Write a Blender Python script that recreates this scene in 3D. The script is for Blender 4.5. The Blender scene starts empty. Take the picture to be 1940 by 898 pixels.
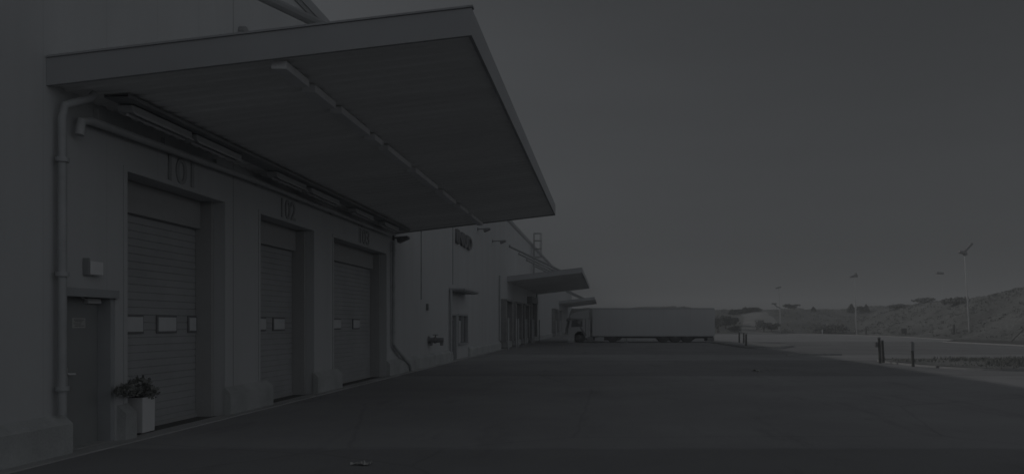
import bpy, math, random
from mathutils import Vector, Matrix, noise as mnoise

random.seed(7)
SC = bpy.context.scene
COL = SC.collection
R = math.radians

# ------------------------------------------------------------------ camera
F = 1500.0                       # focal length in photo pixels (photo 1940 wide)
EYE = 1.75
cam_d = bpy.data.cameras.new('camera')
cam = bpy.data.objects.new('camera', cam_d)
COL.objects.link(cam)
cam.location = (0, 0, EYE)
cam.rotation_euler = (R(90), 0, 0)
cam_d.sensor_width = 36
cam_d.lens = 36 * F / 1940
cam_d.shift_x = -(1148 - 970) / 1940
cam_d.shift_y = (613 - 449) / 1940
cam_d.clip_start = 0.1
cam_d.clip_end = 6000
SC.camera = cam

# ------------------------------------------------------------------ sky, sun, exposure
SUN_AZ = 22.0                    # degrees behind the wall line (towards +Y), sun stands on the left
prof = math.atan(0.515)
se = math.atan(math.tan(prof) * math.cos(R(SUN_AZ)))
sun_dir = Vector((-math.cos(R(SUN_AZ)) * math.cos(se), math.sin(R(SUN_AZ)) * math.cos(se), math.sin(se)))

SKY_FILL = 3.6
W = bpy.data.worlds.new('World')
SC.world = W
W.use_nodes = True
nt = W.node_tree
nt.nodes.clear()
N = nt.nodes.new
out = N('ShaderNodeOutputWorld')
bg = N('ShaderNodeBackground')
sky = N('ShaderNodeTexSky')
sky.sky_type = 'NISHITA'
sky.sun_disc = False
sky.sun_elevation = se
sky.sun_rotation = math.atan2(sun_dir.x, sun_dir.y)
sky.air_density = 1.0
sky.dust_density = 1.0
sky.ozone_density = 1.0
hs = N('ShaderNodeHueSaturation')
hs.inputs['Saturation'].default_value = 0.05
# faint cloud streaks; overhead, out of view, extra brightness is added as fill
tc = N('ShaderNodeTexCoord')
sp = N('ShaderNodeSeparateXYZ')
mr = N('ShaderNodeMapRange')
mr.interpolation_type = 'SMOOTHSTEP'
mr.inputs['From Min'].default_value = 0.42
mr.inputs['From Max'].default_value = 0.85
mr.inputs['To Min'].default_value = 1.0
mr.inputs['To Max'].default_value = 1.7
mp = N('ShaderNodeMapping')
mp.inputs['Scale'].default_value = (1.2, 1.2, 7.0)
nz = N('ShaderNodeTexNoise')
nz.inputs['Scale'].default_value = 1.3
nz.inputs['Detail'].default_value = 5
mr2 = N('ShaderNodeMapRange')
mr2.inputs['From Min'].default_value = 0.3
mr2.inputs['From Max'].default_value = 0.7
mr2.inputs['To Min'].default_value = 0.94
mr2.inputs['To Max'].default_value = 1.06
# ... plus an unseen bright bank behind the camera, to the right, added as fill
dp = N('ShaderNodeVectorMath'); dp.operation = 'DOT_PRODUCT'
dp.inputs[1].default_value = (0.52, -0.85, 0.10)
mr3 = N('ShaderNodeMapRange')
mr3.interpolation_type = 'SMOOTHSTEP'
mr3.inputs['From Min'].default_value = -0.15
mr3.inputs['From Max'].default_value = 0.75
mr3.inputs['To Min'].default_value = 0.0
mr3.inputs['To Max'].default_value = SKY_FILL
ad = N('ShaderNodeMath'); ad.operation = 'ADD'
mr4 = N('ShaderNodeMapRange')        # duller air just above the horizon
mr4.inputs['From Min'].default_value = 0.0
mr4.inputs['From Max'].default_value = 0.28
mr4.inputs['To Min'].default_value = 0.76
mr4.inputs['To Max'].default_value = 1.0
m5 = N('ShaderNodeMath'); m5.operation = 'MULTIPLY'
m1 = N('ShaderNodeMath'); m1.operation = 'MULTIPLY'
vm = N('ShaderNodeVectorMath'); vm.operation = 'SCALE'
L = nt.links.new
L(tc.outputs['Generated'], sp.inputs[0])
L(sp.outputs['Z'], mr.inputs['Value'])
L(tc.outputs['Generated'], mp.inputs[0])
L(mp.outputs[0], nz.inputs['Vector'])
L(nz.outputs['Fac'], mr2.inputs['Value'])
L(tc.outputs['Generated'], dp.inputs[0]); L(dp.outputs['Value'], mr3.inputs['Value'])
L(mr.outputs[0], ad.inputs[0]); L(mr3.outputs[0], ad.inputs[1])
L(sp.outputs['Z'], mr4.inputs['Value']); L(ad.outputs[0], m5.inputs[0]); L(mr4.outputs[0], m5.inputs[1])
L(m5.outputs[0], m1.inputs[0]); L(mr2.outputs[0], m1.inputs[1])
L(sky.outputs[0], hs.inputs['Color'])
L(hs.outputs[0], vm.inputs[0]); L(m1.outputs[0], vm.inputs['Scale'])
cool = N('ShaderNodeVectorMath'); cool.operation = 'MULTIPLY'
cool.inputs[1].default_value = (0.965, 1.0, 1.045)
L(vm.outputs[0], cool.inputs[0]); L(cool.outputs[0], bg.inputs['Color'])
bg.inputs['Strength'].default_value = 0.10
L(bg.outputs[0], out.inputs[0])

sun_d = bpy.data.lights.new('sun', 'SUN')
sun_d.energy = 5.0
sun_d.angle = R(1.0)
sun_d.color = (1.0, 0.985, 0.965)
sun = bpy.data.objects.new('sun', sun_d)
COL.objects.link(sun)
sun.rotation_euler = sun_dir.to_track_quat('Z', 'Y').to_euler()

SC.view_settings.view_transform = 'Standard'
SC.view_settings.look = 'None'
SC.view_settings.gamma = 1
SC.view_settings.use_curve_mapping = False
SC.view_settings.exposure = -3.14

# ------------------------------------------------------------------ materials
def mat(name, col, rough=0.8, var=0.15, scale=2.0, bump=0.0, bscale=60.0, metal=0.0, spec=0.3, stretch=(1, 1, 1), fine=0.0):
    m = bpy.data.materials.new(name)
    m.use_nodes = True
    t = m.node_tree
    b = t.nodes['Principled BSDF']
    b.inputs['Roughness'].default_value = rough
    b.inputs['Metallic'].default_value = metal
    b.inputs['Specular IOR Level'].default_value = spec
    co = t.nodes.new('ShaderNodeTexCoord')
    ma = t.nodes.new('ShaderNodeMapping')
    ma.inputs['Scale'].default_value = stretch
    t.links.new(co.outputs['Object'], ma.inputs[0])
    n1 = t.nodes.new('ShaderNodeTexNoise')
    n1.inputs['Scale'].default_value = scale
    n1.inputs['Detail'].default_value = 6
    n1.inputs['Roughness'].default_value = 0.6
    t.links.new(ma.outputs[0], n1.inputs['Vector'])
    rp = t.nodes.new('ShaderNodeMapRange')
    rp.inputs['From Min'].default_value = 0.3
    rp.inputs['From Max'].default_value = 0.7
    rp.inputs['To Min'].default_value = 1 - var
    rp.inputs['To Max'].default_value = 1 + var
    t.links.new(n1.outputs['Fac'], rp.inputs['Value'])
    last = rp.outputs[0]
    if fine:
        n3 = t.nodes.new('ShaderNodeTexNoise')
        n3.inputs['Scale'].default_value = bscale
        n3.inputs['Detail'].default_value = 3
        t.links.new(co.outputs['Object'], n3.inputs['Vector'])
        r3 = t.nodes.new('ShaderNodeMapRange')
        r3.inputs['From Min'].default_value = 0.3
        r3.inputs['From Max'].default_value = 0.7
        r3.inputs['To Min'].default_value = 1 - fine
        r3.inputs['To Max'].default_value = 1 + fine
        t.links.new(n3.outputs['Fac'], r3.inputs['Value'])
        mm = t.nodes.new('ShaderNodeMath'); mm.operation = 'MULTIPLY'
        t.links.new(last, mm.inputs[0]); t.links.new(r3.outputs[0], mm.inputs[1])
        last = mm.outputs[0]
    sc_ = t.nodes.new('ShaderNodeVectorMath'); sc_.operation = 'SCALE'
    sc_.inputs[0].default_value = col
    t.links.new(last, sc_.inputs['Scale'])
    t.links.new(sc_.outputs[0], b.inputs['Base Color'])
    if bump:
        n2 = t.nodes.new('ShaderNodeTexNoise')
        n2.inputs['Scale'].default_value = bscale
        n2.inputs['Detail'].default_value = 4
        t.links.new(co.outputs['Object'], n2.inputs['Vector'])
        bp = t.nodes.new('ShaderNodeBump')
        bp.inputs['Strength'].default_value = bump
        bp.inputs['Distance'].default_value = 0.02
        t.links.new(n2.outputs['Fac'], bp.inputs['Height'])
        t.links.new(bp.outputs[0], b.inputs['Normal'])
    return m


def scale_chain(m, make):
    """insert another multiplier between the colour and the shader"""
    t = m.node_tree
    b = t.nodes['Principled BSDF']
    src = b.inputs['Base Color'].links[0].from_socket
    v = t.nodes.new('ShaderNodeVectorMath'); v.operation = 'SCALE'
    t.links.new(src, v.inputs[0])
    t.links.new(make(t), v.inputs['Scale'])
    t.links.new(v.outputs[0], b.inputs['Base Color'])


def line_mask(t, axis, period, offset, width, depth):
    co = t.nodes.new('ShaderNodeTexCoord')
    s = t.nodes.new('ShaderNodeSeparateXYZ')
    t.links.new(co.outputs['Object'], s.inputs[0])
    a = t.nodes.new('ShaderNodeMath'); a.operation = 'SUBTRACT'; a.inputs[1].default_value = offset
    t.links.new(s.outputs[axis], a.inputs[0])
    p = t.nodes.new('ShaderNodeMath'); p.operation = 'PINGPONG'; p.inputs[1].default_value = period / 2
    t.links.new(a.outputs[0], p.inputs[0])
    c = t.nodes.new('ShaderNodeMath'); c.operation = 'GREATER_THAN'; c.inputs[1].default_value = width / 2
    t.links.new(p.outputs[0], c.inputs[0])
    r = t.nodes.new('ShaderNodeMapRange')
    r.inputs['To Min'].default_value = 1 - depth
    r.inputs['To Max'].default_value = 1
    t.links.new(c.outputs[0], r.inputs['Value'])
    return r.outputs[0]


def bands(t, axis, spans, feather=0.25):
    """old and new laying strips across the yard, plus painted shade before the lorry: product of factors inside each (lo, hi, factor) span, with a wandering edge"""
    co = t.nodes.new('ShaderNodeTexCoord')
    s = t.nodes.new('ShaderNodeSeparateXYZ')
    t.links.new(co.outputs['Object'], s.inputs[0])
    n = t.nodes.new('ShaderNodeTexNoise'); n.inputs['Scale'].default_value = 1.4; n.inputs['Detail'].default_value = 6
    t.links.new(co.outputs['Object'], n.inputs['Vector'])
    w = t.nodes.new('ShaderNodeMath'); w.operation = 'MULTIPLY_ADD'; w.inputs[1].default_value = 0.35
    t.links.new(n.outputs['Fac'], w.inputs[0]); t.links.new(s.outputs[axis], w.inputs[2])
    last = None
    for lo, hi, f in spans:
        a = t.nodes.new('ShaderNodeMapRange'); a.inputs['From Min'].default_value = lo; a.inputs['From Max'].default_value = lo + feather
        b = t.nodes.new('ShaderNodeMapRange'); b.inputs['From Min'].default_value = hi; b.inputs['From Max'].default_value = hi + feather
        t.links.new(w.outputs[0], a.inputs['Value']); t.links.new(w.outputs[0], b.inputs['Value'])
        d = t.nodes.new('ShaderNodeMath'); d.operation = 'SUBTRACT'
        t.links.new(a.outputs[0], d.inputs[0]); t.links.new(b.outputs[0], d.inputs[1])
        e = t.nodes.new('ShaderNodeMath'); e.operation = 'MULTIPLY_ADD'; e.inputs[1].default_value = f - 1; e.inputs[2].default_value = 1
        t.links.new(d.outputs[0], e.inputs[0])
        if last is None:
            last = e.outputs[0]
        else:
            mm = t.nodes.new('ShaderNodeMath'); mm.operation = 'MULTIPLY'
            t.links.new(last, mm.inputs[0]); t.links.new(e.outputs[0], mm.inputs[1])
            last = mm.outputs[0]
    return last


M = {}
M['wall'] = mat('wall_panel', (0.465, 0.472, 0.478), 0.75, 0.055, 0.5, 0.15, 90, fine=0.03, stretch=(2, 2, 0.35))
scale_chain(M['wall'], lambda t: line_mask(t, 'Y', 7.8, 15.4, 0.035, 0.35))
scale_chain(M['wall'], lambda t: line_mask(t, 'Y', 1.3, 15.4, 0.016, 0.10))
streak = mat('streak', (1, 1, 1))
M['plinth'] = mat('plinth_concrete', (0.40, 0.41, 0.41), 0.9, 0.16, 1.6, 0.4, 40, fine=0.08)
M['asphalt'] = mat('asphalt', (0.335, 0.335, 0.34), 0.95, 0.11, 0.22, 0.5, 120, spec=0.0, fine=0.10)
scale_chain(M['asphalt'], lambda t: bands(t, 'Y', [(-40, 11.1, 0.82), (26.4, 37.6, 0.84), (37.6, 44.6, 0.98), (44.6, 76, 0.80)]))  # last span paints the lorry's shade into the asphalt colour
def stains(t):
    co = t.nodes.new('ShaderNodeTexCoord')
    mp_ = t.nodes.new('ShaderNodeMapping'); mp_.inputs['Rotation'].default_value = (0, 0, 0.35); mp_.inputs['Scale'].default_value = (1.0, 0.22, 1.0)
    t.links.new(co.outputs['Object'], mp_.inputs[0])
    a = t.nodes.new('ShaderNodeTexNoise'); a.inputs['Scale'].default_value = 0.9; a.inputs['Detail'].default_value = 8; a.inputs['Roughness'].default_value = 0.65
    t.links.new(mp_.outputs[0], a.inputs['Vector'])
    ra = t.nodes.new('ShaderNodeMapRange'); ra.inputs['From Min'].default_value = 0.56; ra.inputs['From Max'].default_value = 0.70; ra.inputs['To Min'].default_value = 1.0; ra.inputs['To Max'].default_value = 0.84
    t.links.new(a.outputs['Fac'], ra.inputs['Value'])
    v = t.nodes.new('ShaderNodeTexVoronoi'); v.feature = 'DISTANCE_TO_EDGE'; v.inputs['Scale'].default_value = 0.16
    n = t.nodes.new('ShaderNodeTexNoise'); n.inputs['Scale'].default_value = 1.5; n.inputs['Detail'].default_value = 6
    t.links.new(co.outputs['Object'], n.inputs['Vector'])
    mx = t.nodes.new('ShaderNodeMixRGB'); mx.inputs[0].default_value = 0.12
    t.links.new(co.outputs['Object'], mx.inputs[1]); t.links.new(n.outputs['Color'], mx.inputs[2])
    t.links.new(mx.outputs[0], v.inputs['Vector'])
    rv = t.nodes.new('ShaderNodeMapRange'); rv.inputs['From Min'].default_value = 0.0; rv.inputs['From Max'].default_value = 0.006; rv.inputs['To Min'].default_value = 0.89; rv.inputs['To Max'].default_value = 1.0
    t.links.new(v.outputs['Distance'], rv.inputs['Value'])
    m_ = t.nodes.new('ShaderNodeMath'); m_.operation = 'MULTIPLY'
    t.links.new(ra.outputs[0], m_.inputs[0]); t.links.new(rv.outputs[0], m_.inputs[1])
    return m_.outputs[0]
scale_chain(M['asphalt'], stains)
M['concrete'] = mat('apron_concrete', (0.40, 0.40, 0.40), 0.9, 0.15, 1.2, 0.3, 60, fine=0.08)
M['kerb'] = mat('kerb_stone', (0.33, 0.33, 0.33), 0.85, 0.12, 2.5, 0.3, 50)
M['paving'] = mat('island_paving', (0.27, 0.27, 0.27), 0.9, 0.15, 1.5, 0.3, 50)
M['fascia'] = mat('fascia_sheet', (0.355, 0.36, 0.37), 0.55, 0.05, 0.6)
M['under'] = mat('underside_sheet', (0.74, 0.74, 0.73), 0.7, 0.10, 0.5, stretch=(0.3, 2, 1))
M['beam'] = mat('beam_paint', (0.68, 0.68, 0.69), 0.6, 0.08, 2)
M['trim'] = mat('dark_trim', (0.27, 0.275, 0.28), 0.6, 0.1, 2)
M['pipe'] = mat('grey_pipe', (0.36, 0.368, 0.375), 0.5, 0.1, 3)
M['palepipe'] = mat('pale_pipe', (0.43, 0.435, 0.44), 0.5, 0.1, 3)
M['leaf'] = mat('door_sheet', (0.36, 0.365, 0.372), 0.6, 0.10, 0.9)
M['rubber'] = mat('black_rubber', (0.36, 0.36, 0.36), 0.8, 0.04, 3)
M['frame'] = mat('door_frame', (0.34, 0.35, 0.36), 0.6, 0.06, 2)
M['pdoor'] = mat('grey_door', (0.26, 0.267, 0.268), 0.55, 0.06, 1.2)
M['pane'] = mat('window_pane', (0.55, 0.56, 0.57), 0.25, 0.05, 2, spec=0.5)
M['dark'] = mat('dark_paint', (0.19, 0.19, 0.195), 0.6, 0.15, 4)
M['steel'] = mat('galvanised_steel', (0.5, 0.5, 0.5), 0.45, 0.12, 5, metal=0.6)
M['white'] = mat('white_paint', (0.64, 0.64, 0.645), 0.5, 0.05, 2)
M['paper'] = mat('paper', (0.42, 0.42, 0.41), 0.9, 0.1, 20)
M['ink'] = mat('print_ink', (0.2, 0.2, 0.2), 0.9, 0.1, 20)
M['box'] = mat('trailer_side', (0.47, 0.475, 0.48), 0.5, 0.04, 0.5, fine=0.0)
scale_chain(M['box'], lambda t: line_mask(t, 'X', 1.25, 0.3, 0.03, 0.12))
M['cab'] = mat('cab_paint', (0.44, 0.445, 0.45), 0.45, 0.05, 1, spec=0.3)
M['glass'] = mat('dark_glass', (0.12, 0.125, 0.13), 0.25, 0.05, 2, spec=0.5)
M['tyre'] = mat('tyre', (0.07, 0.07, 0.07), 0.9, 0.1, 6)
M['verge'] = mat('verge_soil', (0.21, 0.21, 0.205), 0.95, 0.25, 0.5, 0.5, 4, fine=0.2)
M['number'] = mat('number_paint', (0.32, 0.326, 0.33), 0.7, 0.08, 4)
M['hill'] = mat('hill_grass', (0.155, 0.157, 0.153), 0.95, 0.30, 0.12, 0.5, 3, fine=0.35)
M['soil'] = mat('soil_ground', (0.12, 0.12, 0.115), 0.95, 0.25, 0.2, 0.5, 4, fine=0.2)
M['gravel'] = mat('gravel', (0.27, 0.27, 0.265), 0.95, 0.18, 0.5, 0.5, 12, fine=0.15)
M['grass'] = mat('dry_grass', (0.20, 0.205, 0.195), 0.9, 0.3, 1.0)
M['needles'] = mat('conifer_foliage', (0.075, 0.08, 0.07), 0.9, 0.3, 1.5)
M['scrub'] = mat('scrub_foliage', (0.19, 0.192, 0.185), 0.9, 0.35, 0.6)
M['bark'] = mat('bark', (0.10, 0.09, 0.08), 0.95, 0.25, 5)
M['plant'] = mat('planter_shrub', (0.20, 0.205, 0.195), 0.85, 0.3, 6)
M['shelter'] = mat('shelter_rubber', (0.25, 0.25, 0.25), 0.9, 0.15, 3)
M['post'] = mat('weathered_post', (0.12, 0.12, 0.115), 0.9, 0.2, 4)
bpy.data.materials.remove(streak)

# ------------------------------------------------------------------ mesh helpers
class MB:
    def __init__(s):
        s.v = []; s.f = []; s.mi = []

    def add(s, vs, fs, mi=0):
        o = len(s.v)
        s.v += [tuple(p) for p in vs]
        s.f += [tuple(i + o for i in q) for q in fs]
        s.mi += [mi] * len(fs)
        return s

    def box(s, x0, x1, y0, y1, z0, z1, mi=0, bevel=0.0):
        b = bevel
        if b <= 0:
            vs = [(x, y, z) for z in (z0, z1) for y in (y0, y1) for x in (x0, x1)]
            fs = [(0, 2, 3, 1), (4, 5, 7, 6), (0, 1, 5, 4), (2, 6, 7, 3), (0, 4, 6, 2), (1, 3, 7, 5)]
            return s.add(vs, fs, mi)
        import bmesh
        bm = bmesh.new()
        bmesh.ops.create_cube(bm, size=1)
        for v in bm.verts:
            v.co = ((x0 + x1) / 2 + v.co.x * (x1 - x0), (y0 + y1) / 2 + v.co.y * (y1 - y0), (z0 + z1) / 2 + v.co.z * (z1 - z0))
        bmesh.ops.bevel(bm, geom=bm.edges[:], offset=b, segments=2, affect='EDGES', profile=0.5)
        bm.verts.index_update()
        s.add([v.co[:] for v in bm.verts], [[v.index for v in f.verts] for f in bm.faces], mi)
        bm.free()
        return s

    def prism(s, poly, axis, a, b, mi=0):
        """poly: 2D outline in the plane across axis; extruded from a to b along axis"""
        n = len(poly)
        def put(p, t):
            if axis == 'X': return (t, p[0], p[1])
            if axis == 'Y': return (p[0], t, p[1])
            return (p[0], p[1], t)
        vs = [put(p, a) for p in poly] + [put(p, b) for p in poly]
        fs = [tuple(range(n))[::-1], tuple(range(n, 2 * n))] + [(i, (i + 1) % n, n + (i + 1) % n, n + i) for i in range(n)]
        return s.add(vs, fs, mi)

    def tube(s, pts, r, n=10, mi=0, r2=None):
        pts = [Vector(p) for p in pts]
        rings = []
        prev = None
        for i, p in enumerate(pts):
            d = (pts[min(i + 1, len(pts) - 1)] - pts[max(i - 1, 0)]).normalized()
            if prev is None:
                u = d.orthogonal().normalized()
            else:
                u = (prev - d * prev.dot(d)).normalized()
            prev = u
            w = d.cross(u)
            rr = r if r2 is None else r + (r2 - r) * i / (len(pts) - 1)
            rings.append([p + (u * math.cos(2 * math.pi * k / n) + w * math.sin(2 * math.pi * k / n)) * rr for k in range(n)])
        vs = [q for ring in rings for q in ring]
        fs = []
        for i in range(len(rings) - 1):
            for k in range(n):
                fs.append((i * n + k, i * n + (k + 1) % n, (i + 1) * n + (k + 1) % n, (i + 1) * n + k))
        fs.append(tuple(range(n))[::-1])
        fs.append(tuple((len(rings) - 1) * n + k for k in range(n)))
        return s.add(vs, fs, mi)

    def lathe(s, prof, c, axis='Z', n=16, mi=0):
        c = Vector(c)
        vs = []
        for r, h in prof:
            for k in range(n):
                a = 2 * math.pi * k / n
                q = (r * math.cos(a), r * math.sin(a), h)
                if axis == 'Y': q = (q[0], q[2], q[1])
                if axis == 'X': q = (q[2], q[0], q[1])
                vs.append(c + Vector(q))
        fs = []
        for i in range(len(prof) - 1):
            for k in range(n):
                fs.append((i * n + k, i * n + (k + 1) % n, (i + 1) * n + (k + 1) % n, (i + 1) * n + k))
        fs.append(tuple(range(n))[::-1])
        fs.append(tuple((len(prof) - 1) * n + k for k in range(n)))
        return s.add(vs, fs, mi)

    def build(s, name, mats, parent=None, smooth=False):
        me = bpy.data.meshes.new(name)
        me.from_pydata(s.v, [], s.f)
        if not isinstance(mats, (list, tuple)): mats = [mats]
        for m in mats: me.materials.append(m)
        if len(mats) > 1: me.polygons.foreach_set('material_index', s.mi)
        import bmesh
        if len(s.f) < 20000:
            bm = bmesh.new(); bm.from_mesh(me)
            bmesh.ops.recalc_face_normals(bm, faces=bm.faces)
            bm.to_mesh(me); bm.free()
        if smooth:
            me.shade_smooth()
            me.set_sharp_from_angle(angle=R(35))
        me.update()
        o = bpy.data.objects.new(name, me)
        COL.objects.link(o)
        if parent:
            o.parent = parent
            o.matrix_parent_inverse = Matrix.Translation(-parent.location) if parent.type == 'EMPTY' and parent.parent is None else Matrix.Identity(4)
        return o


def tag(o, label=None, cat=None, group=None, kind=None):
    if label: o['label'] = label
    if cat: o['category'] = cat
    if group: o['group'] = group
    if kind: o['kind'] = kind
    return o


def empty(name, loc, label, cat, group=None):
    o = bpy.data.objects.new(name, None)
    o.empty_display_size = 0.3
    COL.objects.link(o)
    o.location = loc
    return tag(o, label, cat, group)


def copy_tree(o, parent=None):
    c = o.copy()
    COL.objects.link(c)
    if parent: c.parent = parent
    for ch in list(o.children):
        copy_tree(ch, c)
    return c


def at(px, py, Y):
    """the point at distance Y that the photo shows at pixel (px, py)"""
    return Vector(((px - 1148) * Y / F, Y, EYE - (py - 613) * Y / F))


WX = -7.25                       # wall plane
def wy(px): return F * -WX / (1148 - px)

# ------------------------------------------------------------------ ground, yard, hillside
g = MB()
def hill_h(x, y):
    n1 = mnoise.noise(Vector((x * 0.05, y * 0.05, 3.1))) * 5
    n2 = mnoise.noise(Vector((x * 0.16, y * 0.16, 7.7)))
    n3 = mnoise.noise(Vector((x * 0.6, y * 0.6, 1.7)))
    def ss(a, b, t):
        t = min(1, max(0, (t - a) / (b - a))); return t * t * (3 - 2 * t)
    Hr = 6.9 - 1.9 * ss(95, 140, y) + 0.25 * n1
    right = ss(40, 56, x + n1 * 0.5) * Hr
    Hf = 4.7 + 0.2 * n1
    far = ss(132, 165, y + n1 * 0.8) * Hf
    h = max(right, far)
    k = min(1, h / 2)
    return h + k * (0.5 * n2 + 0.22 * n3) - 0.12
xs = [-60 + i * 2.0 for i in range(36)] + [12 + i * 1.0 for i in range(60)] + [72 + i * 4.0 for i in range(30)]
ys = [-40 + i * 5.0 for i in range(20)] + [60 + i * 1.2 for i in range(100)] + [180 + i * 6.0 for i in range(25)]
vs = []
for y in ys:
    for x in xs:
        vs.append((x, y, hill_h(x, y)))
nx = len(xs)
fs = [(j * nx + i, j * nx + i + 1, (j + 1) * nx + i + 1, (j + 1) * nx + i) for j in range(len(ys) - 1) for i in range(nx - 1)]
hill = MB().add(vs, fs).build('hillside', M['hill'], smooth=True)
tag(hill, kind='structure')

o = MB().add([(-260, -200, 0), (300, -200, 0), (300, 400, 0), (-260, 400, 0)], [(0, 1, 2, 3)]).build('ground', M['soil'])
tag(o, kind='structure')

yard_poly = [(-7.25, -30), (32.5, -30), (32.2, 58), (31.5, 74), (36, 82), (38, 100), (36, 122), (30, 131), (10, 134), (-7.25, 134)]
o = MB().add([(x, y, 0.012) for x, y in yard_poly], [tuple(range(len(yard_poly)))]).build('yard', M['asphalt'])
tag(o, kind='structure')

# pale apron along the wall foot
o = MB().box(-7.25, -6.93, -12, 54, 0.0, 0.03).build('apron', M['concrete'])
tag(o, kind='structure')

# far kerb (towards the bank)
kb = MB()
line = [(32.5, -30), (32.2, 58), (31.5, 74), (36, 82), (38, 100), (36, 122), (30, 131), (10, 134)]
for (x0, y0), (x1, y1) in zip(line, line[1:]):
    d = Vector((x1 - x0, y1 - y0, 0)); n = Vector((d.y, -d.x, 0)).normalized() * 0.16
    kb.add([(x0, y0, 0.0), (x1, y1, 0.0), (x1 + n.x, y1 + n.y, 0.0), (x0 + n.x, y0 + n.y, 0.0),
            (x0, y0, 0.12), (x1, y1, 0.12), (x1 + n.x, y1 + n.y, 0.12), (x0 + n.x, y0 + n.y, 0.12)],
           [(0, 1, 5, 4), (4, 5, 6, 7), (2, 3, 7, 6), (1, 2, 6, 5), (0, 4, 7, 3)])
tag(kb.build('kerb', M['kerb']), kind='structure')


def rounded(pts, rad, n=6):
    """round the corners of a convex outline"""
    res = []
    m = len(pts)
    for i in range(m):
        p = Vector(pts[i]); a = Vector(pts[i - 1]); b = Vector(pts[(i + 1) % m])
        r = min(rad, (a - p).length / 2.2, (b - p).length / 2.2)
        s0 = p + (a - p).normalized() * r; s1 = p + (b - p).normalized() * r
        for k in range(n + 1):
            t = k / n
            res.append(((1 - t) ** 2 * s0 + 2 * t * (1 - t) * p + t * t * s1)[:])
    return res


def island(name, pts, rad, top, mtop, h=0.13, kw=0.15):
    out_ = rounded(pts, rad)
    c = Vector((sum(p[0] for p in out_) / len(out_), sum(p[1] for p in out_) / len(out_)))
    n = len(out_)
    inn = []
    for i in range(n):
        a = Vector(out_[i - 1]); b = Vector(out_[(i + 1) % n])
        d = (b - a).normalized(); nn = Vector((d.y, -d.x))
        p = Vector(out_[i])
        if nn.dot(c - p) < 0: nn = -nn
        inn.append(p + nn * kw)
    k = MB()
    vs = [(p[0], p[1], 0.0) for p in out_] + [(p[0], p[1], h) for p in out_] + [(p[0], p[1], h) for p in inn] + [(p[0], p[1], 0.0) for p in inn]
    fs = []
    for i in range(n):
        j = (i + 1) % n
        fs += [(i, j, n + j, n + i), (n + i, n + j, 2 * n + j, 2 * n + i), (2 * n + i, 2 * n + j, 3 * n + j, 3 * n + i)]
    k.add(vs, fs)
    ko = k.build('kerb', M['kerb'])
    tag(ko, kind='structure')
    t = MB().add([(p[0], p[1], top) for p in inn], [tuple(range(n))]).build(name, mtop)
    tag(t, kind='structure')
    return out_

# traffic island with the three dark posts
island('island', [(9.4, 73), (9.9, 54.5), (11.8, 54.0), (14.6, 61.0), (12.2, 70.5)], 1.6, 0.145, M['paving'])
# verge with the two bollards
verge = [(12.5, 37.9), (12.3, 33.5), (13.6, 28.9), (34, 27.9), (34, 37.2)]
island('verge', verge, 2.2, 0.10, M['verge'], h=0.09)
# low kerb running from the verge towards the island
o = MB().box(9.9, 12.9, 43.3, 43.5, 0, 0.12).build('kerb', M['kerb']); tag(o, kind='structure')

# gravel track climbing the bank behind the lorry
tr = MB(); vs = []; fs = []
for i in range(40):
    t = i / 39
    y = 132 + t * 34
    cx = 26.0 + 3.2 * math.sin(t * 2.4) - t * 1.5 + t * t * 2
    wd = 3.0 + 0.5 * math.sin(t * 7)
    for k in range(7):
        x = cx + (k - 3) / 3 * wd
        vs.append((x, y, max(hill_h(x, y), 0.0) + 0.12 - 0.10 * abs(k - 3) / 3))
for i in range(39):
    for k in range(6):
        fs.append((i * 7 + k, i * 7 + k + 1, (i + 1) * 7 + k + 1, (i + 1) * 7 + k))
tag(tr.add(vs, fs).build('track', M['gravel'], smooth=True), kind='structure')

# ------------------------------------------------------------------ warehouse
WH = empty('warehouse', (WX, 0, 0), 'long pale panelled warehouse with loading doors and flat metal canopies', 'warehouse')
ROOF = 9.4
WY0, WY1 = -14.0, 168.0
openings = [  # y0, y1, z0, z1, reveal depth
    (10.60, 11.70, 0.0, 2.22, 0.30),
    (11.98, 15.04, 0.0, 4.05, 0.55),
    (16.60, 19.63, 0.0, 4.05, 0.55),
    (21.07, 26.10, 0.0, 4.05, 0.55),
    (37.1, 38.35, 0.0, 2.12, 0.16),
    (38.75, 41.4, 0.78, 2.18, 0.14),
    (54.1, 58.2, 0.0, 3.15, 0.45),
    (60.2, 64.6, 0.0, 3.15, 0.45),
    (66.4, 70.8, 0.0, 3.15, 0.45),
    (72.8, 78.6, 0.0, 3.5, 0.45),
    (106.0, 113.0, 0.0, 3.5, 0.45),
    (116.0, 122.0, 0.0, 3.5, 0.45),
]
wall = MB()
yc = sorted({WY0, WY1} | {o_[0] for o_ in openings} | {o_[1] for o_ in openings})
for a, b in zip(yc, yc[1:]):
    holes = sorted([(o_[2], o_[3]) for o_ in openings if o_[0] <= a + 1e-6 and o_[1] >= b - 1e-6])
    z = -0.05
    for h0, h1 in holes + [(ROOF, ROOF)]:
        if h0 > z + 1e-6:
            wall.add([(WX, a, z), (WX, b, z), (WX, b, h0), (WX, a, h0)], [(0, 1, 2, 3)])
        z = h1
for y0, y1, z0, z1, d in openings:
    x1 = WX - d
    wall.add([(WX, y0, z0), (x1, y0, z0), (x1, y0, z1), (WX, y0, z1)], [(0, 1, 2, 3)])
    wall.add([(WX, y1, z0), (x1, y1, z0), (x1, y1, z1), (WX, y1, z1)], [(3, 2, 1, 0)])
    wall.add([(WX, y0, z1), (x1, y0, z1), (x1, y1, z1), (WX, y1, z1)], [(0, 1, 2, 3)])
    if z0 > 0.1:
        wall.add([(WX, y0, z0), (x1, y0, z0), (x1, y1, z0), (WX, y1, z0)], [(3, 2, 1, 0)])
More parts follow.
